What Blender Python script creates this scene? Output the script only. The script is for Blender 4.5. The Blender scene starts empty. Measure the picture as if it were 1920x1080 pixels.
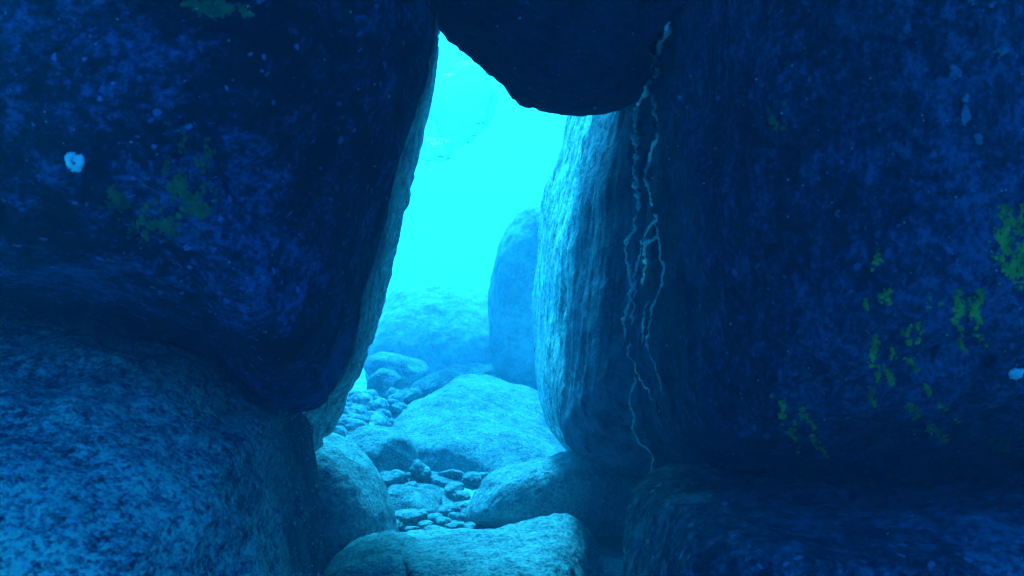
import bpy, bmesh, math, random
import numpy as np
from mathutils import Vector, Matrix
from mathutils.bvhtree import BVHTree

S = bpy.context.scene
COL = S.collection
F = 2059.0                                   # focal length in photo pixels (1920 wide)

# ------------------------------------------------------------------ camera
cam_d = bpy.data.cameras.new("camera")
cam = bpy.data.objects.new("camera", cam_d)
COL.objects.link(cam)
cam_d.sensor_width = 36.0
cam_d.lens = 36.0 * F / 1920.0
cam.rotation_euler = (math.radians(90), 0, 0)
cam_d.clip_start = 0.02
cam_d.clip_end = 500
cam_d.dof.use_dof = True
cam_d.dof.focus_distance = 3.9
cam_d.dof.aperture_fstop = 9.0
S.camera = cam

# ------------------------------------------------------------------ sky and sun
SUN_DIR = Vector((-0.06, 0.41, 0.90)).normalized()     # towards the sun
SUN_EL = math.asin(SUN_DIR.z)
SUN_AZ = math.atan2(SUN_DIR.x, SUN_DIR.y)
world = bpy.data.worlds.new("World")
S.world = world
world.use_nodes = True
wn, wl = world.node_tree.nodes, world.node_tree.links
wn.clear()
w_out = wn.new("ShaderNodeOutputWorld")
w_bg = wn.new("ShaderNodeBackground")
sky = wn.new("ShaderNodeTexSky")
sky.sky_type = 'NISHITA'
sky.sun_disc = False
sky.sun_elevation = SUN_EL
sky.sun_rotation = SUN_AZ
# the sky is seen through metres of sea water: cyan towards the open water, deep blue away from it
tc = wn.new("ShaderNodeTexCoord")
dot = wn.new("ShaderNodeVectorMath"); dot.operation = 'DOT_PRODUCT'
dot.inputs[1].default_value = Vector((0.0, 0.90, 0.44)).normalized()
wl.new(tc.outputs["Generated"], dot.inputs[0])
mr = wn.new("ShaderNodeMapRange")
mr.inputs["From Min"].default_value = -1
mr.inputs["From Max"].default_value = 1
wl.new(dot.outputs["Value"], mr.inputs["Value"])
ramp = wn.new("ShaderNodeValToRGB")
els = ramp.color_ramp.elements
els[0].position = 0.0; els[0].color = (0.006, 0.17, 0.80, 1)
els[1].position = 1.0; els[1].color = (0.04, 1.9, 2.1, 1)
e = els.new(0.66); e.color = (0.006, 0.16, 0.78, 1)
e = els.new(0.86); e.color = (0.01, 0.85, 1.7, 1)
wl.new(mr.outputs["Result"], ramp.inputs["Fac"])
# near the horizon and below it the sky light is spread by the water: look the sky up a little higher
up = wn.new("ShaderNodeVectorMath"); up.operation = 'MULTIPLY_ADD'
up.inputs[1].default_value = (1, 1, 0.45)
up.inputs[2].default_value = (0, 0, 0.55)
wl.new(tc.outputs["Generated"], up.inputs[0])
wl.new(up.outputs["Vector"], sky.inputs["Vector"])
mul = wn.new("ShaderNodeMix"); mul.data_type = 'RGBA'; mul.blend_type = 'MULTIPLY'
mul.inputs["Factor"].default_value = 1.0
wl.new(sky.outputs["Color"], mul.inputs["A"])
wl.new(ramp.outputs["Color"], mul.inputs["B"])
wl.new(mul.outputs["Result"], w_bg.inputs["Color"])
w_bg.inputs["Strength"].default_value = 0.15
wl.new(w_bg.outputs["Background"], w_out.inputs["Surface"])

sun_d = bpy.data.lights.new("sun", 'SUN')
sun_d.energy = 4.8
sun_d.angle = math.radians(12)                 # spread by the rippled surface above
sun_d.color = (0.025, 0.62, 1.0)               # what the water column lets through
sun = bpy.data.objects.new("sun", sun_d)
COL.objects.link(sun)
sun.rotation_euler = SUN_DIR.to_track_quat('Z', 'Y').to_euler()

vs = S.view_settings
vs.view_transform = 'Standard'
vs.look = 'None'
vs.exposure = 1.62
vs.gamma = 1.0
cy = S.cycles
cy.use_denoising = True
cy.max_bounces = 8
cy.diffuse_bounces = 4
cy.volume_bounces = 2
cy.transparent_max_bounces = 16
cy.sample_clamp_indirect = 6

# ------------------------------------------------------------------ helpers
def P(px, py, Y):
    return Vector(((px - 960) / F * Y, Y, (540 - py) / F * Y))

def _hash(ix, iy, iz, seed):
    h = (ix.astype(np.int64) * 374761393 + iy.astype(np.int64) * 668265263
         + iz.astype(np.int64) * 2147483647 + seed * 1274126177) & 0xffffffff
    h = ((h ^ (h >> 13)) * 1103515245) & 0xffffffff
    h = ((h ^ (h >> 15)) * 2246822519) & 0xffffffff
    return ((h ^ (h >> 16)) & 0xffff) / 32767.5 - 1.0

def vnoise(p, seed=0):
    i = np.floor(p); f = p - i
    u = f * f * f * (f * (f * 6 - 15) + 10)
    i = i.astype(np.int64)
    r = 0
    for dx in (0, 1):
        wx = u[:, 0] if dx else 1 - u[:, 0]
        for dy in (0, 1):
            wy = u[:, 1] if dy else 1 - u[:, 1]
            for dz in (0, 1):
                wz = u[:, 2] if dz else 1 - u[:, 2]
                r = r + wx * wy * wz * _hash(i[:, 0] + dx, i[:, 1] + dy, i[:, 2] + dz, seed)
    return r

def fbm(p, octaves=4, seed=0, gain=0.5):
    a, r, q = 1.0, 0, p.copy()
    for k in range(octaves):
        r = r + a * vnoise(q, seed + k * 17)
        q = q * 2.03 + 11.3
        a *= gain
    return r

def get_co(me, attr='co'):
    n = len(me.vertices)
    a = np.empty(n * 3, dtype=np.float32)
    me.vertices.foreach_get(attr, a)
    return a.reshape(-1, 3).astype(np.float64)

def set_co(me, co):
    me.vertices.foreach_set('co', co.astype(np.float32).ravel())
    me.update()

def roughen(me, layers):
    """push vertices along their normals by layered noise: (frequency xyz, amplitude, octaves, seed)"""
    co = get_co(me); no = get_co(me, 'normal')
    d = np.zeros(len(co))
    for fr, amp, oc, sd in layers:
        f = fbm(co * np.array(fr if hasattr(fr, '__len__') else (fr,) * 3), oc, sd)
        d += amp * f if amp > 0 else amp * np.clip(1 - np.abs(f) / 0.22, 0, 1) ** 1.5   # negative: crevices
    set_co(me, co + no * d[:, None])

def smooth_shade(me):
    me.polygons.foreach_set('use_smooth', np.ones(len(me.polygons), dtype=bool))
    me.update()

def link(name, me, mat, parent=None):
    o = bpy.data.objects.new(name, me)
    COL.objects.link(o)
    if mat is not None:
        me.materials.clear(); me.materials.append(mat)
    if parent is not None:
        o.parent = parent
        o.matrix_parent_inverse = parent.matrix_world.inverted()
    return o

def tag(o, label=None, cat=None, group=None, kind=None):
    if label: o['label'] = label
    if cat: o['category'] = cat
    if group: o['group'] = group
    if kind: o['kind'] = kind
    return o

def centre_origin(o):
    me = o.data
    co = get_co(me)
    c = (co.min(0) + co.max(0)) / 2
    c[2] = co[:, 2].min()
    set_co(me, co - c)
    o.location = Vector(c)

def resample(pts, n):
    pts = np.array(pts, dtype=float)
    q = np.vstack([pts, pts[:1]])
    seg = np.linalg.norm(np.diff(q, axis=0), axis=1)
    t = np.concatenate([[0], np.cumsum(seg)])
    u = np.linspace(0, t[-1], n, endpoint=False)
    return np.stack([np.interp(u, t, q[:, k]) for k in range(q.shape[1])], 1)

def px_ring(Y, pts, slope=0.0):
    # slope: how much nearer the outline lies at its foot than at its top
    return [tuple(P(x, y, Y - slope * min(1, max(0, (y - 150) / 600)))) for x, y in pts]

def shrunk(pts, c, s):
    return [(c[0] + (x - c[0]) * s, c[1] + (y - c[1]) * s) for x, y in pts]

def loft(name, rings, voxel, layers, mat, smooth=8, n=140, sub=6, dims=None):
    """a closed boulder skinned through outlines that lie at different depths"""
    R = [resample(r, n) for r in rings]
    dense = []
    for k in range(len(R) - 1):
        p0, p1, p2, p3 = R[max(k - 1, 0)], R[k], R[k + 1], R[min(k + 2, len(R) - 1)]
        for j in range(sub):
            t = j / sub
            dense.append(0.5 * ((2 * p1) + (-p0 + p2) * t + (2 * p0 - 5 * p1 + 4 * p2 - p3) * t * t
                                + (-p0 + 3 * p1 - 3 * p2 + p3) * t ** 3))
    dense.append(R[-1])
    m = len(dense)
    verts = np.vstack(dense + [R[0].mean(0)[None], R[-1].mean(0)[None]])
    faces = []
    for k in range(m - 1):
        for j in range(n):
            j2 = (j + 1) % n
            faces.append((k * n + j, k * n + j2, (k + 1) * n + j2, (k + 1) * n + j))
    a, b = m * n, m * n + 1
    for j in range(n):
        faces.append((a, (j + 1) % n, j))
        faces.append((b, (m - 1) * n + j, (m - 1) * n + (j + 1) % n))
    me = bpy.data.meshes.new(name)
    me.from_pydata(verts.tolist(), [], faces)
    bm = bmesh.new(); bm.from_mesh(me)
    bmesh.ops.recalc_face_normals(bm, faces=bm.faces)
    bm.to_mesh(me); bm.free()
    tmp = bpy.data.objects.new("tmp", me); COL.objects.link(tmp)
    md = tmp.modifiers.new("r", 'REMESH'); md.mode = 'VOXEL'; md.voxel_size = voxel
    ms = tmp.modifiers.new("s", 'SMOOTH'); ms.factor = 0.5; ms.iterations = smooth
    dg = bpy.context.evaluated_depsgraph_get()
    out = bpy.data.meshes.new_from_object(tmp.evaluated_get(dg))
    bpy.data.objects.remove(tmp); bpy.data.meshes.remove(me)
    out.name = name
    roughen(out, layers)
    smooth_shade(out)
    return link(name, out, mat)

def stone_mesh(name, size, seed, sub=5, power=2.4, facets=5, lump=0.12, rough=0.02):
    """a water-worn stone: super-ellipsoid, softly cut facets, lumps and grain"""
    bm = bmesh.new()
    bmesh.ops.create_icosphere(bm, subdivisions=sub, radius=1)
    me = bpy.data.meshes.new(name); bm.to_mesh(me); bm.free()
    rng = np.random.default_rng(seed)
    co = get_co(me)
    k = (np.abs(co) ** power).sum(1) ** (1 / power)
    co /= k[:, None]
    for _ in range(facets):
        nrm = rng.normal(size=3); nrm /= np.linalg.norm(nrm)
        d = rng.uniform(0.70, 0.92)
        h = co @ nrm - d
        over = np.where(h > -0.1, (np.maximum(h, -0.1) + 0.1), 0)
        co -= nrm[None] * (over * 0.8)[:, None] * np.clip(over / 0.15, 0, 1)[:, None]
    co *= (1 + lump * fbm(co * 1.3, 2, seed))[:, None]
    co *= np.array(size)
    set_co(me, co)
    s = float(min(size))
    roughen(me, [(1.6 / s, rough * s * 2.0, 4, seed + 5), (9 / s, rough * s * 0.5, 3, seed + 9)])
    smooth_shade(me)
    return me

def boulder(name, px, py, Y, rx, ry, depth, mat, seed, rot=(0, 0, 0), **kw):
    c = P(px, py, Y)
    me = stone_mesh(name, (rx / F * Y, depth, ry / F * Y), seed, **kw)
    o = link(name, me, mat)
    R = Matrix.Rotation(math.radians(rot[2]), 3, 'Z') @ Matrix.Rotation(math.radians(rot[1]), 3, 'Y') @ Matrix.Rotation(math.radians(rot[0]), 3, 'X')
    co = get_co(me) @ np.array(R).T + np.array(c)
    set_co(me, co)
    centre_origin(o)
    return o

# ------------------------------------------------------------------ materials
def rock_material(name, dark, mid, pale, stops=(0.435, 0.50, 0.575), weights=(0.30, 0.35, 0.35), freqs=(2.2, 15.0, 70.0), stretch=(1, 1, 1),
                  rot=(0, 0, 0), flecks=0.5, fleck_freq=50.0, bump=0.8, seed=0.0, streak=0.0, flank_shading=None, fleck_share=0.20):
    """mottled rock: three scales of growth and grain, pale flecks, relief; streak = upright bands,
    turf = (colour, from Y, to Y): pale turf on the seaward end of the rock"""
    m = bpy.data.materials.new(name); m.use_nodes = True
    n, l = m.node_tree.nodes, m.node_tree.links
    bs = n["Principled BSDF"]
    bs.inputs["Roughness"].default_value = 0.92
    bs.inputs["Specular IOR Level"].default_value = 0.12
    tcn = n.new("ShaderNodeTexCoord")
    def mapping(scale, ro):
        mp = n.new("ShaderNodeMapping")
        mp.inputs["Scale"].default_value = scale
        mp.inputs["Rotation"].default_value = [math.radians(q) for q in ro]
        mp.inputs["Location"].default_value = (seed, seed * 0.7, seed * 1.3)
        l.new(tcn.outputs["Object"], mp.inputs["Vector"])
        return mp.outputs["Vector"]
    def noise(f, det, rough, src, dist=0.0):
        t = n.new("ShaderNodeTexNoise")
        t.inputs["Scale"].default_value = f
        t.inputs["Detail"].default_value = det
        t.inputs["Roughness"].default_value = rough
        t.inputs["Distortion"].default_value = dist
        l.new(src, t.inputs["Vector"])
        return t.outputs["Fac"]
    def math2(op, x, y, z=None):
        q = n.new("ShaderNodeMath"); q.operation = op
        for i, v in enumerate((x, y, z)):
            if v is None: continue
            if hasattr(v, 'links'): l.new(v, q.inputs[i])
            else: q.inputs[i].default_value = v
        return q.outputs[0]
    def rampn(src, st):
        q = n.new("ShaderNodeValToRGB"); el = q.color_ramp.elements
        el[0].position, el[0].color = st[0][0], (*st[0][1], 1)
        el[1].position, el[1].color = st[-1][0], (*st[-1][1], 1)
        for p, c in st[1:-1]:
            w = el.new(p); w.color = (*c, 1)
        l.new(src, q.inputs["Fac"])
        return q.outputs["Color"]
    def mix(fac, x, y):
        q = n.new("ShaderNodeMix"); q.data_type = 'RGBA'
        l.new(fac, q.inputs["Factor"]); l.new(x, q.inputs["A"])
        if hasattr(y, 'links'): l.new(y, q.inputs["B"])
        else: q.inputs["B"].default_value = (*y, 1)
        return q.outputs["Result"]
    v = mapping(stretch, rot)
    big = noise(freqs[0], 5, 0.6, v)
    med = noise(freqs[1], 6, 0.72, v)
    fin = noise(freqs[2], 4, 0.7, v)
    val = math2('MULTIPLY_ADD', big, weights[0], math2('MULTIPLY_ADD', med, weights[1], math2('MULTIPLY', fin, weights[2])))
    if streak:
        vs_ = mapping((26, 26, 1.1), (4, -8, 0))
        st = noise(1.0, 6, 0.65, vs_, 0.6)
        val = math2('ADD', math2('MULTIPLY', val, 1 - streak), math2('MULTIPLY', st, streak))
    col = rampn(val, [(stops[0], dark), (stops[1], mid), (stops[2], pale)])
    if flank_shading:
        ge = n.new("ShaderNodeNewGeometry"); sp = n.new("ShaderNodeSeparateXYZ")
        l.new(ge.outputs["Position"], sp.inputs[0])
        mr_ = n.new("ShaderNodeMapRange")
        mr_.inputs["From Min"].default_value = flank_shading[1]; mr_.inputs["From Max"].default_value = flank_shading[2]
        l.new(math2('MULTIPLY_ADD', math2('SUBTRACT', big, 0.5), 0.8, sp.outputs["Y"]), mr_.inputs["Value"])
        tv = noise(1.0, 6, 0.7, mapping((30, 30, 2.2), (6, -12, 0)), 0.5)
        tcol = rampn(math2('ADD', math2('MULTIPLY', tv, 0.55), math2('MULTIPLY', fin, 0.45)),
                     [(0.42, [c * 0.26 for c in flank_shading[0]]), (0.5, [c * 0.7 for c in flank_shading[0]]), (0.58, [min(1, c * 1.25) for c in flank_shading[0]])])
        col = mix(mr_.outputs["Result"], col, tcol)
    if flecks:
        wob = n.new("ShaderNodeTexNoise"); wob.inputs["Scale"].default_value = fleck_freq * 0.9
        wob.inputs["Detail"].default_value = 3
        l.new(v, wob.inputs["Vector"])
        wv = n.new("ShaderNodeVectorMath"); wv.operation = 'MULTIPLY_ADD'
        l.new(wob.outputs["Color"], wv.inputs[0])
        wv.inputs[1].default_value = (0.9 / fleck_freq * 1.6,) * 3
        l.new(v, wv.inputs[2])
        vo = n.new("ShaderNodeTexVoronoi"); vo.inputs["Scale"].default_value = fleck_freq
        l.new(wv.outputs[0], vo.inputs["Vector"])
        sel = n.new("ShaderNodeSeparateColor"); l.new(vo.outputs["Color"], sel.inputs["Color"])
        rad = math2('MULTIPLY', math2('SUBTRACT', sel.outputs[0], 1 - fleck_share), 0.48 / fleck_share)      # only a few cells carry one
        msk = math2('GREATER_THAN', rad, vo.outputs["Distance"])
        fac = math2('MULTIPLY', msk, math2('MULTIPLY', sel.outputs[1], flecks))
        col = mix(fac, col, [min(0.85, x * 1.8 + 0.05) for x in pale])
    l.new(col, bs.inputs["Base Color"])
    h = math2('MULTIPLY_ADD', fin, 0.30, med)
    bp = n.new("ShaderNodeBump"); bp.inputs["Strength"].default_value = bump
    bp.inputs["Distance"].default_value = 0.025
    l.new(h, bp.inputs["Height"])
    l.new(bp.outputs["Normal"], bs.inputs["Normal"])
    return m

def plain_material(name, col, rough=0.8, var=0.3, freq=40.0):
    m = bpy.data.materials.new(name); m.use_nodes = True
    n, l = m.node_tree.nodes, m.node_tree.links
    bs = n["Principled BSDF"]; bs.inputs["Roughness"].default_value = rough
    bs.inputs["Specular IOR Level"].default_value = 0.25
    tcn = n.new("ShaderNodeTexCoord"); t = n.new("ShaderNodeTexNoise")
    t.inputs["Scale"].default_value = freq; t.inputs["Detail"].default_value = 6
    l.new(tcn.outputs["Object"], t.inputs["Vector"])
    r = n.new("ShaderNodeValToRGB")
    el = r.color_ramp.elements
    el[0].position = 0.3; el[0].color = (*[c * (1 - var) for c in col], 1)
    el[1].position = 0.7; el[1].color = (*[min(1, c * (1 + var)) for c in col], 1)
    l.new(t.outputs["Fac"], r.inputs["Fac"]); l.new(r.outputs["Color"], bs.inputs["Base Color"])
    b = n.new("ShaderNodeBump"); b.inputs["Strength"].default_value = 0.5; b.inputs["Distance"].default_value = 0.01
    l.new(t.outputs["Fac"], b.inputs["Height"]); l.new(b.outputs["Normal"], bs.inputs["Normal"])
    return m

M_wall_a = rock_material("encrusted_dark_rock", (0.004, 0.002, 0.005), (0.025, 0.017, 0.046), (0.15, 0.11, 0.27), stops=(0.46, 0.512, 0.585), stretch=(0.8, 1, 1), rot=(0, 40, 0), weights=(0.36, 0.32, 0.32), freqs=(4.2, 26, 95), flecks=0.8, fleck_freq=85, bump=1.0, seed=3.1, flank_shading=((0.72, 0.84, 0.80), 2.3, 2.65))  # seaward flank coloured paler to stand in for light falling on it
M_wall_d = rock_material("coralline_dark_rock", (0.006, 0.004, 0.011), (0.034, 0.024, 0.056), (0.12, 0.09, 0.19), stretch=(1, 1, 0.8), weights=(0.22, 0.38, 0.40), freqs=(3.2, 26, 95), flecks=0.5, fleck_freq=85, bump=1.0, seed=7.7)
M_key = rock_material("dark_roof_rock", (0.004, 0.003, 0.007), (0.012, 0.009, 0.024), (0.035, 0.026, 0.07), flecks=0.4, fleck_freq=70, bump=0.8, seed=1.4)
M_low = rock_material("speckled_turf_rock", (0.02, 0.025, 0.04), (0.26, 0.36, 0.34), (0.66, 0.96, 0.66), fleck_share=0.5, stops=(0.43, 0.485, 0.545), stretch=(0.9, 1, 1.1), rot=(0, 28, 0), weights=(0.20, 0.38, 0.42), freqs=(2.5, 48, 150), flecks=1.0, fleck_freq=100, bump=0.8, seed=5.2, flank_shading=((0.07, 0.08, 0.12), 1.95, 2.3))  # rear flank coloured dark to paint in the shade on its rim
M_slab = rock_material("coralline_slab_rock", (0.015, 0.017, 0.03), (0.09, 0.10, 0.13), (0.26, 0.29, 0.34), freqs=(3, 24, 85), flecks=0.7, fleck_freq=60, bump=0.9, seed=9.3)
M_col = rock_material("streaked_rock", (0.025, 0.028, 0.045), (0.075, 0.085, 0.14), (0.17, 0.19, 0.27), flecks=0.3, fleck_freq=50, bump=0.8, seed=2.2, streak=0.35, flank_shading=((0.72, 0.84, 0.80), 3.3, 3.6))  # pale streaks are growth; brighter seaward flank is light put into the colour
M_floor = rock_material("silted_rock", (0.11, 0.13, 0.15), (0.24, 0.275, 0.30), (0.38, 0.43, 0.45), weights=(0.22, 0.28, 0.50), freqs=(3, 20, 110), flecks=0.4, fleck_freq=70, bump=1.0, seed=4.4)
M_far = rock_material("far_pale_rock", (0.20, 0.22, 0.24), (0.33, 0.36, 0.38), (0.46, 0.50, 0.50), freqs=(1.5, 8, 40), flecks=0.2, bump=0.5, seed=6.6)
M_sand = rock_material("sand", (0.15, 0.18, 0.20), (0.27, 0.31, 0.33), (0.42, 0.47, 0.48), freqs=(2.5, 16, 80), flecks=0.4, fleck_freq=55, bump=1.0, seed=8.8)
M_vein = plain_material("pale_crust", (0.74, 0.80, 0.80), var=0.25, freq=60)
M_crust = plain_material("blue_grey_crust", (0.12, 0.145, 0.21), var=0.4, freq=50)
M_algae = plain_material("yellow_green_algae", (0.25, 0.24, 0.02), var=0.6, freq=45)
M_algae2 = plain_material("dull_green_algae", (0.065, 0.10, 0.03), var=0.5, freq=30)
M_shell = plain_material("white_shell", (0.80, 0.82, 0.80), rough=0.4, var=0.12, freq=50)

# ------------------------------------------------------------------ seabed
def build_seabed():
    n = 180
    xs = np.sign(np.linspace(-1, 1, n)) * np.abs(np.linspace(-1, 1, n)) ** 2.2 * 12
    ys = 3.5 + np.sign(np.linspace(-1, 1, n)) * np.abs(np.linspace(-1, 1, n)) ** 2.2 * 12.5
    ys = ys[ys > -6]
    X, Yg = np.meshgrid(xs, ys)
    p = np.stack([X.ravel(), Yg.ravel(), np.zeros(X.size)], 1)
    z = -0.825 + 0.03 * fbm(p * 0.9, 3, 3) + 0.012 * fbm(p * 7, 4, 8)
    r = np.hypot(p[:, 0], p[:, 1] - 4)
    z -= np.clip(r - 8, 0, None) * 0.02
    p[:, 2] = z
    m_ = len(ys)
    faces = [(j * n + i, j * n + i + 1, (j + 1) * n + i + 1, (j + 1) * n + i) for j in range(m_ - 1) for i in range(n - 1)]
    me = bpy.data.meshes.new("seabed"); me.from_pydata(p.tolist(), [], faces)
    smooth_shade(me)
    tag(link("seabed", me, M_sand), "pale sandy sea floor between the boulders", "seabed", kind="structure")
build_seabed()

# ------------------------------------------------------------------ the passage walls
# upper left: a leaning block whose lit flank runs away behind its dark front
A_edge = [(806, -40), (804, 40), (800, 80), (798, 130), (780, 190), (758, 255), (738, 310), (714, 380), (690, 465), (664, 560), (646, 660), (620, 732), (584, 766), (546, 768), (482, 738), (398, 664), (200, 604), (0, 566), (-700, 520)]
A_tail = [(-700, -600), (700, -600), (815, -300)]
A_main = A_edge + A_tail
A_back = [(812, -40), (816, 50), (814, 120), (801, 180), (792, 235), (781, 290), (762, 390), (748, 460), (732, 520), (714, 580), (688, 660), (662, 720), (634, 780), (600, 838), (560, 860), (460, 820), (200, 700), (0, 680), (-500, 640), (-500, -400), (600, -400), (800, -200)]
cA = (150, 60)
A = loft("boulder", [
    px_ring(1.50, shrunk(A_main, cA, 0.18)), px_ring(1.54, shrunk(A_main, cA, 0.5)), px_ring(1.66, shrunk(A_main, cA, 0.80)),
    px_ring(1.88, shrunk(A_main, cA, 0.955)), px_ring(2.15, A_main), px_ring(2.8, [((p[0] + q[0]) / 2, (p[1] + q[1]) / 2) for p, q in zip(resample(A_main, 140), resample(A_back, 140))], 0.2),
    px_ring(3.52, A_back, 0.45), px_ring(3.68, shrunk(A_back, (0, 600), 0.93), 0.45), px_ring(3.78, shrunk(A_back, (0, 600), 0.74), 0.4), px_ring(3.82, shrunk(A_back, (0, 600), 0.35), 0.3)],
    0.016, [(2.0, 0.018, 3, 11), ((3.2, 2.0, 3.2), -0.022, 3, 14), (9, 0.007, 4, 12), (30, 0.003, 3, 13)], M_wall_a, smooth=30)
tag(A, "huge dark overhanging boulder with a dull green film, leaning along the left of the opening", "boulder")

# lower left: speckled sloping block under it
G_main = [(540, 745), (556, 840), (570, 905), (590, 1000), (604, 1080), (620, 1500), (590, 2000), (-700, 2000), (-700, 480), (-100, 540), (0, 556), (200, 590), (398, 650), (482, 715)]
G_back = [(545, 770), (560, 850), (566, 905), (572, 1000), (580, 1060), (590, 1200), (560, 1350), (-300, 1350), (-500, 500), (-100, 480), (0, 480), (200, 520), (398, 610), (500, 690)]
cG = (-150, 1500)
G = loft("boulder", [
    px_ring(1.38, shrunk(G_main, cG, 0.15)), px_ring(1.41, shrunk(G_main, cG, 0.42)), px_ring(1.52, shrunk(G_main, cG, 0.68)),
    px_ring(1.76, shrunk(G_main, cG, 0.86)), px_ring(2.12, shrunk(G_main, cG, 0.965)), px_ring(2.5, G_main), px_ring(3.3, G_back), px_ring(3.7, shrunk(G_back, (0, 900), 0.7)), px_ring(3.8, shrunk(G_back, (0, 900), 0.3))],
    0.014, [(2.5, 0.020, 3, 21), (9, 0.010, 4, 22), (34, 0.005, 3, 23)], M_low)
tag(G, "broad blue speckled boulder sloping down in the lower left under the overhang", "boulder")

# keystone: dark block wedged across the top of the opening
B_low = [(808, -120), (816, 0), (823, 36), (835, 66), (856, 92), (885, 110), (906, 129), (922, 152), (944, 166), (958, 188), (982, 208), (1010, 218), (1068, 228), (1108, 222), (1150, 209), (1196, 184), (1216, 152), (1236, 92), (1258, 36), (1275, -60)]
B_main = B_low + [(1300, -500), (800, -500)]
cB = (1040, -300)
B_shade_roof = lambda Y, x0, x1, z0, z1: [(x0, Y, z0 + 0.25), (x0 * 0.5, Y, z0 + 0.05), (0.05, Y, z0), (x1 * 0.5, Y, z0 + 0.05), (x1, Y, z0 + 0.25), (x1, Y, z1), (x0, Y, z1)]  # unseen roof over the camera, added to keep the near walls dark
B = loft("boulder", [
    B_shade_roof(0.7, -0.5, 0.6, 1.0, 1.5), B_shade_roof(0.8, -0.95, 1.05, 0.84, 1.8), B_shade_roof(1.4, -0.7, 0.8, 0.70, 1.8),
    px_ring(2.1, shrunk(B_main, cB, 0.88)), px_ring(2.5, shrunk(B_main, cB, 0.98)), px_ring(2.75, B_main), px_ring(2.95, shrunk(B_main, cB, 0.975)), px_ring(3.1, shrunk(B_main, cB, 0.88)), px_ring(3.18, shrunk(B_main, cB, 0.5))],
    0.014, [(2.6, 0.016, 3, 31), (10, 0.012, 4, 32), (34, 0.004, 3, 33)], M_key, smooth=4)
tag(B, "dark jutting boulder wedged across the top of the bright opening", "boulder")

# right of the opening: rounded, streaked block lit along its outer flank
C_main = [(1168, 120), (1140, 225), (1118, 300), (1104, 380), (1092, 470), (1084, 560), (1074, 660), (1062, 740), (1056, 800), (1082, 842), (1150, 880), (1260, 900), (1420, 900), (1500, 400), (1500, 0), (1200, 20)]
C_back = [(1085, 120), (1066, 226), (1050, 290), (1026, 380), (1006, 455), (1001, 530), (998, 610), (1000, 670), (1012, 740), (1034, 800), (1070, 850), (1260, 900), (1400, 880), (1450, 400), (1450, 10), (1110, 40)]
cC = (1330, 450)
C = loft("boulder", [
    px_ring(2.75, shrunk(C_main, cC, 0.3)), px_ring(2.8, shrunk(C_main, cC, 0.6)), px_ring(2.95, shrunk(C_main, cC, 0.85)), px_ring(3.25, C_main),
    px_ring(3.65, [((a[0] + b[0]) / 2, (a[1] + b[1]) / 2) for a, b in zip(C_main, C_back)]), px_ring(4.45, C_back), px_ring(4.7, shrunk(C_back, cC, 0.95)), px_ring(4.85, shrunk(C_back, cC, 0.75)), px_ring(4.9, shrunk(C_back, cC, 0.35))],
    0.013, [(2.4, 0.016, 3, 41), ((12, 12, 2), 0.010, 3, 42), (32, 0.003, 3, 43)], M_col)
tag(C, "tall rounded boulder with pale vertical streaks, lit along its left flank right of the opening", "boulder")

# near right wall
D_main = [(1290, -500), (1268, 60), (1252, 220), (1240, 400), (1238, 580), (1246, 720), (1262, 820), (1330, 868), (1500, 884), (1700, 880), (1920, 868), (2700, 850), (2700, -600), (1900, -600)]
D_back = [(1262, -400), (1244, 50), (1216, 180), (1198, 330), (1190, 480), (1180, 620), (1188, 720), (1198, 820), (1240, 880), (1400, 930), (1700, 930), (2400, 900), (2400, -400), (1700, -400)]
cD = (2050, 250)
D = loft("boulder", [
    px_ring(1.50, shrunk(D_main, cD, 0.2)), px_ring(1.54, shrunk(D_main, cD, 0.5)), px_ring(1.64, shrunk(D_main, cD, 0.76)), px_ring(1.80, shrunk(D_main, cD, 0.91)),
    px_ring(2.05, shrunk(D_main, cD, 0.985)), px_ring(2.45, [((a[0] * .7 + b[0] * .3), (a[1] * .7 + b[1] * .3)) for a, b in zip(D_main, D_back)]), px_ring(3.0, D_back), px_ring(3.5, shrunk(D_back, (1900, 300), 0.95)), px_ring(3.8, shrunk(D_back, (1900, 300), 0.6)), px_ring(3.9, shrunk(D_back, (1900, 300), 0.3))],
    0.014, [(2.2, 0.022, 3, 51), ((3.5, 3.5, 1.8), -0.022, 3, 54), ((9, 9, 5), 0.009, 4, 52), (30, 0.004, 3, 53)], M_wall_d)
tag(D, "massive dark blue boulder filling the right side, patched with yellow green algae", "boulder")

# lower right slab
E_main = [(1212, 912), (1240, 892), (1330, 884), (1500, 890), (1700, 900), (1920, 888), (2700, 880), (2700, 2000), (1150, 2000), (1168, 1300), (1176, 1080), (1188, 985)]
E_back = [(1225, 900), (1250, 870), (1330, 850), (1500, 850), (1700, 850), (1920, 840), (2400, 840), (2400, 1400), (1180, 1400), (1188, 1200), (1196, 1050), (1205, 960)]
cE = (1950, 1600)
E = loft("boulder", [
    px_ring(1.4, shrunk(E_main, cE, 0.2)), px_ring(1.43, shrunk(E_main, cE, 0.5)), px_ring(1.52, shrunk(E_main, cE, 0.76)), px_ring(1.72, shrunk(E_main, cE, 0.90)),
    px_ring(2.05, shrunk(E_main, cE, 0.985)), px_ring(2.35, E_main), px_ring(2.9, E_back), px_ring(3.3, shrunk(E_back, (1900, 1000), 0.7)), px_ring(3.4, shrunk(E_back, (1900, 1000), 0.3))],
    0.014, [(2.5, 0.020, 3, 61), (9, 0.009, 4, 62), (32, 0.004, 3, 63)], M_slab)
tag(E, "flat topped blue slab boulder in the lower right corner below the dark crack", "boulder")

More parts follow.
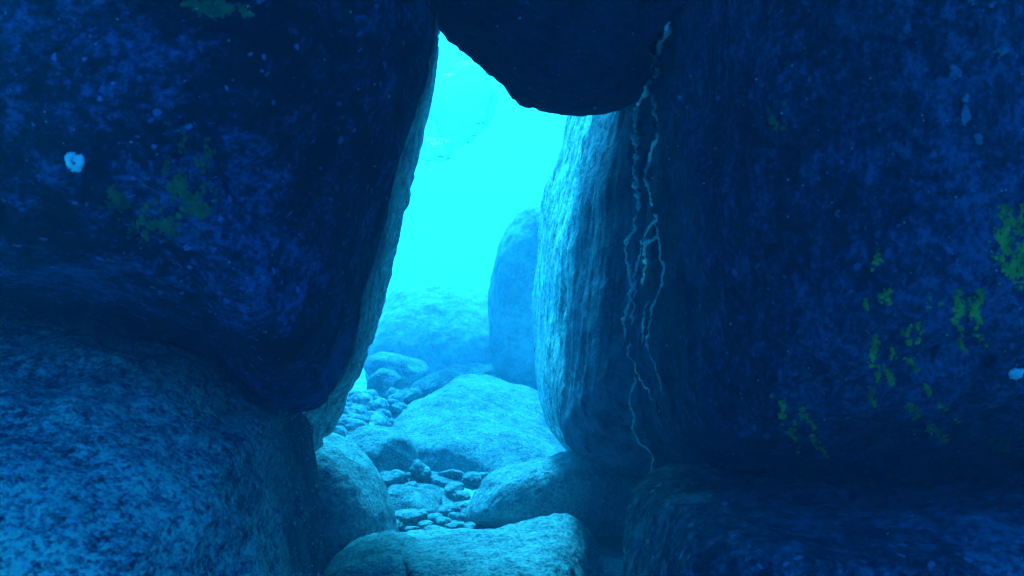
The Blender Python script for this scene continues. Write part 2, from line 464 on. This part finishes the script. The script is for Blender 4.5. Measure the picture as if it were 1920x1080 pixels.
walls = {}
dgz = bpy.context.evaluated_depsgraph_get()
for key, o in (("A", A), ("B", B), ("C", C), ("D", D), ("E", E), ("G", G)):
    walls[key] = BVHTree.FromObject(o, dgz)
for o in (A, B, C, D, E, G):
    centre_origin(o)
bpy.context.view_layer.update()

def hit(px, py, keys):
    """where the line of sight through a photo pixel meets the named rocks"""
    d = P(px, py, 1.0).normalized()
    best = None
    for k in keys:
        loc, nor, idx, dist = walls[k].ray_cast(Vector((0, 0, 0)), d)
        if loc is not None and (best is None or dist < best[2]):
            best = (loc, nor, dist, k)
    return best

# ------------------------------------------------------------------ boulders of the passage floor
def fl(name, label, cat, *a, **k):
    o = boulder(name, *a, **k); tag(o, label, cat); return o

fl("boulder", "large domed pale boulder in the middle of the passage floor", "boulder", 902, 884, 5.15, 205, 138, 0.72, M_floor, 101, rot=(16, 6, 0), sub=6, power=2.05, facets=1, lump=0.10)
fl("rock_slab", "long flat stone propped on the upper left shoulder of the domed boulder", "stone", 848, 713, 5.75, 78, 20, 0.16, M_floor, 102, rot=(10, -15, 0), sub=5, power=2.2, facets=0, lump=0.08)
fl("boulder", "round boulder lit on top at the left foot of the domed boulder", "boulder", 712, 862, 4.25, 72, 64, 0.18, M_floor, 103, rot=(0, 12, 0), sub=6, power=2.05, facets=1, lump=0.08)
fl("stone", "egg shaped stone beside the lit flank of the left wall", "stone", 722, 724, 5.9, 30, 31, 0.10, M_floor, 104, rot=(0, 20, 0), facets=1)
fl("boulder", "dim low boulder lying in shade behind the egg shaped stone", "boulder", 742, 692, 6.8, 58, 30, 0.24, M_floor, 105, rot=(0, 10, 0), facets=1)
fl("boulder", "long rounded boulder lit down its face, left foreground of the passage floor", "boulder", 640, 978, 3.42, 94, 160, 0.27, M_floor, 106, rot=(-14, -17, 0), sub=6, power=2.3, facets=0, lump=0.05)
g_o = [(866, 978), (870, 955), (888, 925), (918, 892), (950, 880), (1000, 866), (1050, 850), (1080, 845), (1140, 850), (1230, 880), (1240, 1010), (1100, 1010), (980, 992), (920, 988)]
g = loft("boulder", [px_ring(3.45, shrunk(g_o, (1080, 960), 0.35)), px_ring(3.5, shrunk(g_o, (1060, 960), 0.72)), px_ring(3.62, shrunk(g_o, (1050, 950), 0.93)), px_ring(3.8, g_o), px_ring(4.1, shrunk(g_o, (1060, 900), 0.93)), px_ring(4.3, shrunk(g_o, (1060, 900), 0.6)), px_ring(4.36, shrunk(g_o, (1060, 900), 0.25))],
    0.008, [(4, 0.012, 3, 71), (14, 0.006, 4, 72), (45, 0.003, 3, 73)], M_floor, smooth=10)
tag(g, "wedge shaped boulder with lit ridge running into shade under the right wall", "boulder"); centre_origin(g)
h_o = [(722, 1016), (742, 1004), (790, 1004), (830, 1000), (880, 997), (930, 997), (965, 990), (1000, 979), (1045, 974), (1078, 986), (1104, 1018), (1122, 1080), (1120, 1220), (1000, 1290), (760, 1260), (725, 1100)]
h_b = loft("boulder", [px_ring(2.6, shrunk(h_o, (920, 1260), 0.3)), px_ring(2.66, shrunk(h_o, (920, 1260), 0.6)), px_ring(2.78, shrunk(h_o, (920, 1260), 0.79)), px_ring(2.94, shrunk(h_o, (920, 1260), 0.915)), px_ring(3.12, h_o), px_ring(3.3, shrunk(h_o, (930, 1050), 0.95)), px_ring(3.45, shrunk(h_o, (930, 1050), 0.7)), px_ring(3.52, shrunk(h_o, (930, 1050), 0.3))],
    0.008, [(2.6, 0.012, 2, 84), (4, 0.012, 3, 81), (14, 0.007, 4, 82), (45, 0.003, 3, 83)], M_floor, smooth=10)
tag(h_b, "low humped boulder at the bottom centre with dark front face", "boulder"); centre_origin(h_b)
fl("boulder", "pale rounded boulder cut by the bottom edge, left of the humped one", "boulder", 728, 1118, 3.0, 126, 112, 0.26, M_floor, 109, rot=(0, 8, 0), sub=6, power=2.1, facets=0, lump=0.06)
fl("rock_slab", "narrow slab stone tilted down to the right on the sand", "stone", 822, 937, 3.95, 58, 15, 0.09, M_floor, 110, rot=(8, 20, 0), facets=2)
fl("stone", "flat topped stone lying just above the tilted slab stone", "stone", 815, 904, 4.15, 50, 17, 0.09, M_floor, 111, rot=(0, 10, 0), facets=3)
fl("stone", "small angular stone in the notch right of the flat topped stone", "stone", 884, 902, 4.1, 20, 16, 0.05, M_floor, 112, rot=(0, -10, 10), facets=5)
fl("stone", "small knobbly stone at the right foot of the round boulder", "stone", 790, 882, 4.12, 20, 15, 0.06, M_floor, 113, rot=(0, 30, 0), facets=3, lump=0.2)
fl("stone", "lumpy stone below the round boulder, above the lit sand", "stone", 730, 902, 3.95, 28, 20, 0.07, M_floor, 114, facets=3, lump=0.2)
fl("stone", "low smooth stone half sunk in the lit sand", "stone", 768, 968, 3.6, 34, 11, 0.06, M_floor, 115, facets=1)
fl("stone", "broad pale mound stone sloping between the round boulder and the tilted slab stone", "stone", 770, 950, 3.8, 62, 30, 0.14, M_floor, 121, rot=(10, 14, 0), facets=1)
for i, (qx, qy, qY, qr) in enumerate([(762, 912, 3.95, 15), (852, 912, 3.98, 13), (868, 926, 3.85, 11), (700, 916, 3.9, 18), (846, 886, 4.15, 16), (742, 925, 3.85, 13), (905, 890, 4.2, 12), (862, 945, 3.75, 9), (798, 982, 3.5, 10), (832, 975, 3.55, 12), (690, 890, 4.1, 13), (770, 890, 4.15, 13), (758, 958, 3.72, 16), (790, 962, 3.68, 12), (842, 952, 3.74, 15), (815, 968, 3.62, 11), (745, 980, 3.55, 15), (858, 966, 3.64, 13), (772, 990, 3.48, 9), (852, 984, 3.5, 12), (880, 984, 3.48, 9), (812, 992, 3.42, 12)]):
    o = boulder("stone", qx, qy + qr * 0.2, qY, qr * 1.5, qr * 0.62, qr / F * qY * 1.2, M_floor, 400 + i, rot=(8, (i * 37) % 36 - 14, i * 50), sub=4, power=2.3, facets=2, lump=0.16)
    tag(o, "little stone wedged in the gaps between the floor boulders", "stone", "little stones between the floor boulders")
fl("stone", "small flat stone at the left end of the long flat stone", "stone", 764, 744, 5.5, 27, 14, 0.08, M_floor, 117, rot=(0, -10, 0), facets=2)
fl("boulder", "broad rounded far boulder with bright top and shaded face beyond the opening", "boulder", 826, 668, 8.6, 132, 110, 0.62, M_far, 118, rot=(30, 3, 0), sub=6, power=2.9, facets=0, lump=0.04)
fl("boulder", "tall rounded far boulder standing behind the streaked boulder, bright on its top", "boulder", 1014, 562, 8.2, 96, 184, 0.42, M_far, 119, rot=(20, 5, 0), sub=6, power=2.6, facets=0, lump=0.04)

# the bank of gravel at the foot of the left wall, and the rubble lying on it
def bank():
    me = stone_mesh("rubble_bank", (0.34, 0.85, 0.30), 77, sub=6, facets=2, lump=0.15, rough=0.05)
    set_co(me, get_co(me) + np.array((-0.74, 4.9, -0.82)))
    o = link("rubble_bank", me, M_sand)
    bpy.context.view_layer.update()
    tree = BVHTree.FromObject(o, bpy.context.evaluated_depsgraph_get())
    centre_origin(o)
    tag(o, "bank of sand and gravel under the rubble stones by the left wall", "gravel", kind="structure")
    return tree
bank_tree = bank()
rng = random.Random(5)
protos = []
for i in range(64):
    py = rng.uniform(738, 838)
    t = (py - 738) / 100.0
    px = rng.uniform(660 - 40 * t, 756 - 40 * t)
    loc, nor, idx, dist = bank_tree.ray_cast(Vector((0, 0, 0)), P(px, py, 1.0).normalized())
    if loc is None:
        loc = P(px, py, min(5.8, 0.76 * F / (py - 540)))
    r = rng.choice([7, 9, 10, 12, 14, 17, 22]) * rng.uniform(0.8, 1.2)
    if len(protos) < 8:
        me = stone_mesh("stone", (0.030, 0.027, 0.022), 300 + i, sub=4, power=2.2, facets=2, lump=0.16, rough=0.03)
        protos.append(me)
        o = link("stone", me, M_floor)
    else:
        o = bpy.data.objects.new("stone", protos[i % 8]); COL.objects.link(o)
    s = r / F * loc.y
    o.location = loc + Vector((0, 0, s * 0.15))
    k = s / 0.030
    o.scale = (k * rng.uniform(0.9, 1.3), k, k * rng.uniform(0.8, 1.1))
    o.rotation_euler = (rng.uniform(-.4, .4), rng.uniform(-.4, .4), rng.uniform(0, 6.28))
    tag(o, "small pale stone in the rubble heap against the foot of the left wall", "stone", "rubble stones at the foot of the left wall")

# ------------------------------------------------------------------ pale crusts on the right hand rocks
def tube(pts, radii, seed, name, mat, parent, nside=7):
    rnd = random.Random(seed)
    bm = bmesh.new()
    rows = []
    for i, p in enumerate(pts):
        t = (pts[min(i + 1, len(pts) - 1)] - pts[max(i - 1, 0)]).normalized()
        a = t.orthogonal().normalized(); b = t.cross(a)
        row = []
        for k in range(nside):
            an = 2 * math.pi * k / nside
            r = radii[i] * rnd.uniform(0.6, 1.35)
            row.append(bm.verts.new(p + (a * math.cos(an) + b * math.sin(an)) * r))
        rows.append(row)
    for i in range(len(rows) - 1):
        for k in range(nside):
            bm.faces.new((rows[i][k], rows[i][(k + 1) % nside], rows[i + 1][(k + 1) % nside], rows[i + 1][k]))
    bm.faces.new(rows[0][::-1]); bm.faces.new(rows[-1])
    bmesh.ops.recalc_face_normals(bm, faces=bm.faces)
    me = bpy.data.meshes.new(name); bm.to_mesh(me); bm.free()
    smooth_shade(me)
    return link(name, me, mat, parent)

veins = [
    ([(1255, 41), (1240, 78), (1232, 122), (1229, 141), (1214, 159), (1212, 172), (1196, 189), (1196, 230), (1195, 259), (1188, 296), (1186, 333), (1195, 370), (1193, 408), (1178, 453), (1178, 478), (1186, 508), (1190, 545), (1172, 597), (1175, 641)], 9),
    ([(1214, 168), (1225, 205), (1242, 244), (1229, 267), (1220, 296), (1212, 333), (1214, 370), (1225, 396), (1230, 408), (1208, 438), (1201, 467), (1190, 519), (1186, 560), (1182, 610)], 7),
    ([(1238, 441), (1214, 456), (1215, 482), (1208, 508), (1212, 560), (1206, 600), (1204, 650)], 7),
    ([(1230, 408), (1240, 449), (1242, 501), (1236, 541), (1223, 560), (1215, 612), (1222, 680), (1245, 740)], 5),
    ([(1189, 707), (1184, 756), (1189, 818), (1220, 858), (1220, 884), (1211, 907)], 5),
    ([(1218, 100), (1228, 118), (1222, 132), (1230, 142)], 6),
    ([(1175, 641), (1190, 690), (1215, 735), (1235, 780)], 3.5),
]
for vi, (pl, w) in enumerate(veins):
    rnd = random.Random(900 + vi)
    dens, radii = [], []
    pl = np.array(pl, float)
    seg = np.linalg.norm(np.diff(pl, axis=0), axis=1); t = np.concatenate([[0], np.cumsum(seg)])
    cnt = int(t[-1] / 2.2)
    pr_depth = None
    for u in np.linspace(0, t[-1], cnt):
        x = np.interp(u, t, pl[:, 0]) + 7.0 * float(fbm(np.array([[u / 24.0, vi * 5.3, 0.2]]), 3, 6)[0]) + rnd.uniform(-0.5, 0.5)
        y = np.interp(u, t, pl[:, 1])
        h = hit(x, y, "BCDE")
        if h is None: continue
        Y = h[0].y
        if pr_depth is not None:
            Y = min(max(Y, pr_depth - 0.03), pr_depth + 0.03)
        pr_depth = Y
        env = (1.25 - 0.65 * u / t[-1]) * min(1, (t[-1] - u + 4) / 20, (u + 6) / 14)
        radii.append(w / 2 / F * Y * env * (1.0 + 0.95 * float(vnoise(np.array([[u / 9.0, vi * 3.1, 0.5]]), 3)[0])) * rnd.uniform(0.8, 1.2))
        dens.append(P(x, y, Y - 0.45 * radii[-1] + 0.0012))
    if len(dens) > 3:
        h = hit(*pl[len(pl) // 2], "BCDE")
        tube(dens, radii, vi, "crust_vein", M_vein, {"C": C, "D": D, "B": B, "E": E}[h[3]])

# ------------------------------------------------------------------ algae cushions, shells
def patch(name, label, strokes, keys, mat, seed, dens=1.0, lump_px=5.0):
    """soft cushions growing on the rock: every frond is many small flattened lobes along one stroke"""
    rnd = random.Random(seed)
    fronds = []
    for (x0, y0, x1, y1, w) in strokes:
        bm = bmesh.new()
        L = math.hypot(x1 - x0, y1 - y0)
        for _ in range(int((L + w) * w / 18 * dens) + 6):
            t = rnd.random()
            ww = w * (0.55 + 0.45 * math.sin(t * 9 + seed))
            x = x0 + (x1 - x0) * t + (gx := rnd.gauss(0, 1)) * ww * 0.46 + 6 * math.sin(t * 7 + x0)
            y = y0 + (y1 - y0) * t + rnd.gauss(0, ww * 0.36)
            nn = fbm(np.array([[x / 17.0, y / 22.0, seed]]), 2, 5)[0]
            if nn < -0.2: continue
            h = hit(x, y, keys)
            if h is None: continue
            loc, nor, dist, _k = h
            if nor.dot(loc) > 0: nor = -nor
            r = lump_px / F * loc.y * rnd.uniform(0.35, 1.0) * max(0.3, 1.1 - 0.4 * abs(gx))
            M = Matrix.Translation(loc + nor * r * 0.05) @ nor.to_track_quat('Z', 'Y').to_matrix().to_4x4() @ \
                Matrix.Rotation(rnd.uniform(0, 6.28), 4, 'Z') @ Matrix.Diagonal((r * rnd.uniform(.6, 1.4), r * rnd.uniform(.6, 1.4), r * rnd.uniform(.4, 1.0), 1))
            res = bmesh.ops.create_icosphere(bm, subdivisions=2, radius=1.0)
            for v in res['verts']:
                v.co = M @ (v.co * rnd.uniform(0.7, 1.25))
        if not bm.verts:
            bm.free(); continue
        me = bpy.data.meshes.new("algae_frond"); bm.to_mesh(me); bm.free()
        smooth_shade(me)
        fronds.append(me)
    if len(fronds) == 1:
        o = link(name, fronds[0], mat); centre_origin(o)
    else:
        co = np.vstack([get_co(me) for me in fronds])
        c = Vector((co.min(0) + co.max(0)) / 2); c.z = co[:, 2].min()
        o = bpy.data.objects.new(name, None); COL.objects.link(o)
        o.location = c; o.empty_display_size = 0.05
        for me in fronds:
            q = get_co(me); k = (q.min(0) + q.max(0)) / 2
            set_co(me, q - k)
            f = link("algae_frond", me, mat); f.parent = o; f.location = Vector(k) - c
    return tag(o, label, "algae", "algae cushions on the cave walls")

patch("algae_patch", "bright yellow green algae cushion at the far right edge, highest of the right wall", [(1885, 390, 1885, 480, 40), (1890, 480, 1900, 520, 32), (1915, 400, 1925, 520, 40)], "D", M_algae, 1, 1.2)
patch("algae_patch", "thin scattered strip of algae, a broken upright line left of the brighter clumps", [(1645, 480, 1648, 505, 18), (1660, 545, 1662, 570, 16), (1630, 540, 1625, 620, 12), (1632, 590, 1640, 700, 16), (1640, 690, 1640, 770, 14), (1670, 640, 1668, 700, 14)], "D", M_algae, 2)
patch("algae_patch", "forked algae clump with three drooping fingers near the right edge", [(1750, 555, 1765, 590, 26), (1800, 545, 1790, 600, 24), (1790, 600, 1812, 660, 14), (1835, 545, 1832, 600, 28), (1830, 600, 1845, 650, 16)], "D", M_algae, 3, 1.2)
patch("algae_patch", "pair of upright algae fingers between the broken strip and the forked clump", [(1705, 610, 1703, 660, 14), (1725, 605, 1725, 640, 14), (1705, 660, 1715, 690, 20)], "D", M_algae, 4)
patch("algae_patch", "arched trail of algae sweeping down to the right below the forked clump", [(1660, 700, 1700, 740, 14), (1700, 750, 1750, 810, 16), (1730, 720, 1790, 790, 12), (1740, 800, 1775, 825, 14)], "D", M_algae, 5)
patch("algae_patch", "two slanting algae streaks low on the right wall above the dark crack", [(1450, 735, 1475, 790, 14), (1485, 790, 1490, 840, 16), (1505, 755, 1530, 830, 18), (1530, 825, 1550, 860, 14)], "D", M_algae, 6)
patch("algae_patch", "dim algae mat beside the right edge just above the dark crack", [(1845, 815, 1915, 835, 26), (1870, 840, 1925, 850, 18)], "D", M_algae2, 7)
patch("algae_patch", "faint small algae tuft high on the right wall", [(1440, 215, 1465, 240, 20), (1460, 160, 1465, 200, 8)], "D", M_algae2, 8)
patch("algae_patch", "broad dull green algae mat in the middle of the left overhang", [(350, 250, 370, 300, 60), (320, 330, 380, 400, 90), (210, 370, 330, 440, 70)], "A", M_algae2, 9, 0.6, 7)
patch("algae_patch", "small green algae tuft at the top edge of the left overhang", [(340, 5, 460, 20, 40)], "A", M_algae2, 10, 0.8, 7)

def crust_patch(parent, strokes, keys, seed):
    o = patch("crust_patch", None, strokes, keys, M_crust, seed, 1.0, 6)
    for k in ("category", "group"):
        del o[k]
    bpy.context.view_layer.update()
    o.parent = parent; o.matrix_parent_inverse = parent.matrix_world.inverted()
crust_patch(D, [(1790, 125, 1795, 150, 14)], "D", 21)
crust_patch(D, [(1805, 185, 1832, 270, 16)], "D", 22)
crust_patch(D, [(1820, -10, 1860, 5, 30)], "D", 23)
crust_patch(D, [(1880, 95, 1860, 110, 16)], "D", 24)

def spiral_shell(name, label, px, py, keys, r_px, seed):
    h = hit(px, py, keys)
    if h is None: return
    loc, nor, dist, _k = h
    if nor.dot(loc) > 0: nor = -nor
    R = r_px / F * loc.y
    q = nor.to_track_quat('Z', 'Y')
    pts, rad = [], []
    for i in range(60):
        a = i / 59 * 4.2 * math.pi
        rr = R * (0.18 + 0.82 * (i / 59) ** 0.8)
        pts.append(loc + q @ Vector((math.cos(a) * rr * 0.7, math.sin(a) * rr, R * (0.55 - 0.45 * i / 59))))
        rad.append(R * (0.12 + 0.22 * i / 59))
    o = tube(pts, rad, seed, name, M_shell, None, nside=10)
    centre_origin(o)
    tag(o, label, "shell")
spiral_shell("sea_shell", "small white curled shell on the dark left overhang", 140, 300, "A", 19, 3)
spiral_shell("sea_shell", "small white curled shell at the right edge of the right wall", 1904, 697, "D", 15, 4)

# ------------------------------------------------------------------ air bubbles under the roof beyond the opening
mb = bpy.data.materials.new("air_bubble"); mb.use_nodes = True
b_ = mb.node_tree.nodes["Principled BSDF"]
b_.inputs["Transmission Weight"].default_value = 1.0
b_.inputs["Roughness"].default_value = 0.0
b_.inputs["IOR"].default_value = 0.945
def bubble(px, py, Y, rx, ry, tilt, label, seed):
    me = stone_mesh("air_bubble", (rx / F * Y, rx / F * Y, ry / F * Y), seed, sub=5, power=2.0, facets=0, lump=0.24, rough=0.01)
    o = link("air_bubble", me, mb)
    o.location = P(px, py, Y); o.rotation_euler = (0.2, tilt, 0)
    tag(o, label, "bubble")
bubble(866, 200, 6.5, 62, 72, 0.3, "large faint air bubble rising below the dark wedged boulder", 71)
bubble(818, 282, 6.2, 32, 24, 0.1, "smaller air bubble just below the large one, by the left wall", 72)

# ------------------------------------------------------------------ drifting specks
def specks():
    rnd = random.Random(12)
    bm = bmesh.new()
    for i in range(480):
        Y = rnd.uniform(1.0, 4.5)
        px, py = rnd.uniform(-100, 2020), rnd.uniform(-60, 1140)
        h = hit(px, py, "ABCDEG")
        if h and h[0].y < Y + 0.05:
            Y = h[0].y - rnd.uniform(0.02, 0.2)
        r = rnd.uniform(0.3, 1.0) * 0.0007 * (0.5 + 0.4 * Y)
        res = bmesh.ops.create_icosphere(bm, subdivisions=1, radius=r)
        M = Matrix.Translation(P(px, py, Y)) @ Matrix.Rotation(rnd.uniform(0, 3), 4, 'Y') @ Matrix.Diagonal((rnd.uniform(1, 2.6), 1, 1, 1))
        for v in res['verts']: v.co = M @ v.co
    me = bpy.data.meshes.new("drifting_specks"); bm.to_mesh(me); bm.free()
    tag(link("drifting_specks", me, M_shell), "tiny pale specks drifting in the water", "specks", kind="stuff")
specks()

# ------------------------------------------------------------------ the sea water itself
def haze():
    bm = bmesh.new()
    bmesh.ops.create_cube(bm, size=1)
    x0, x1, y0, y1, z0, z1 = -13, 13, -6.5, 17, -2.6, 2.6
    for v in bm.verts:
        v.co = ((x0 + x1) / 2 + v.co.x * (x1 - x0), (y0 + y1) / 2 + v.co.y * (y1 - y0), (z0 + z1) / 2 + v.co.z * (z1 - z0))
    me = bpy.data.meshes.new("haze"); bm.to_mesh(me); bm.free()
    m = bpy.data.materials.new("sea_water"); m.use_nodes = True
    n, l = m.node_tree.nodes, m.node_tree.links
    n.clear()
    out = n.new("ShaderNodeOutputMaterial"); v = n.new("ShaderNodeVolumePrincipled")
    v.inputs["Color"].default_value = (0.18, 0.70, 1.0, 1)
    v.inputs["Density"].default_value = 0.038
    v.inputs["Anisotropy"].default_value = 0.35
    l.new(v.outputs["Volume"], out.inputs["Volume"])
    m.cycles.homogeneous_volume = True
    tag(link("haze", me, m), "blue sea water filling the whole passage", "water", kind="stuff")
haze()
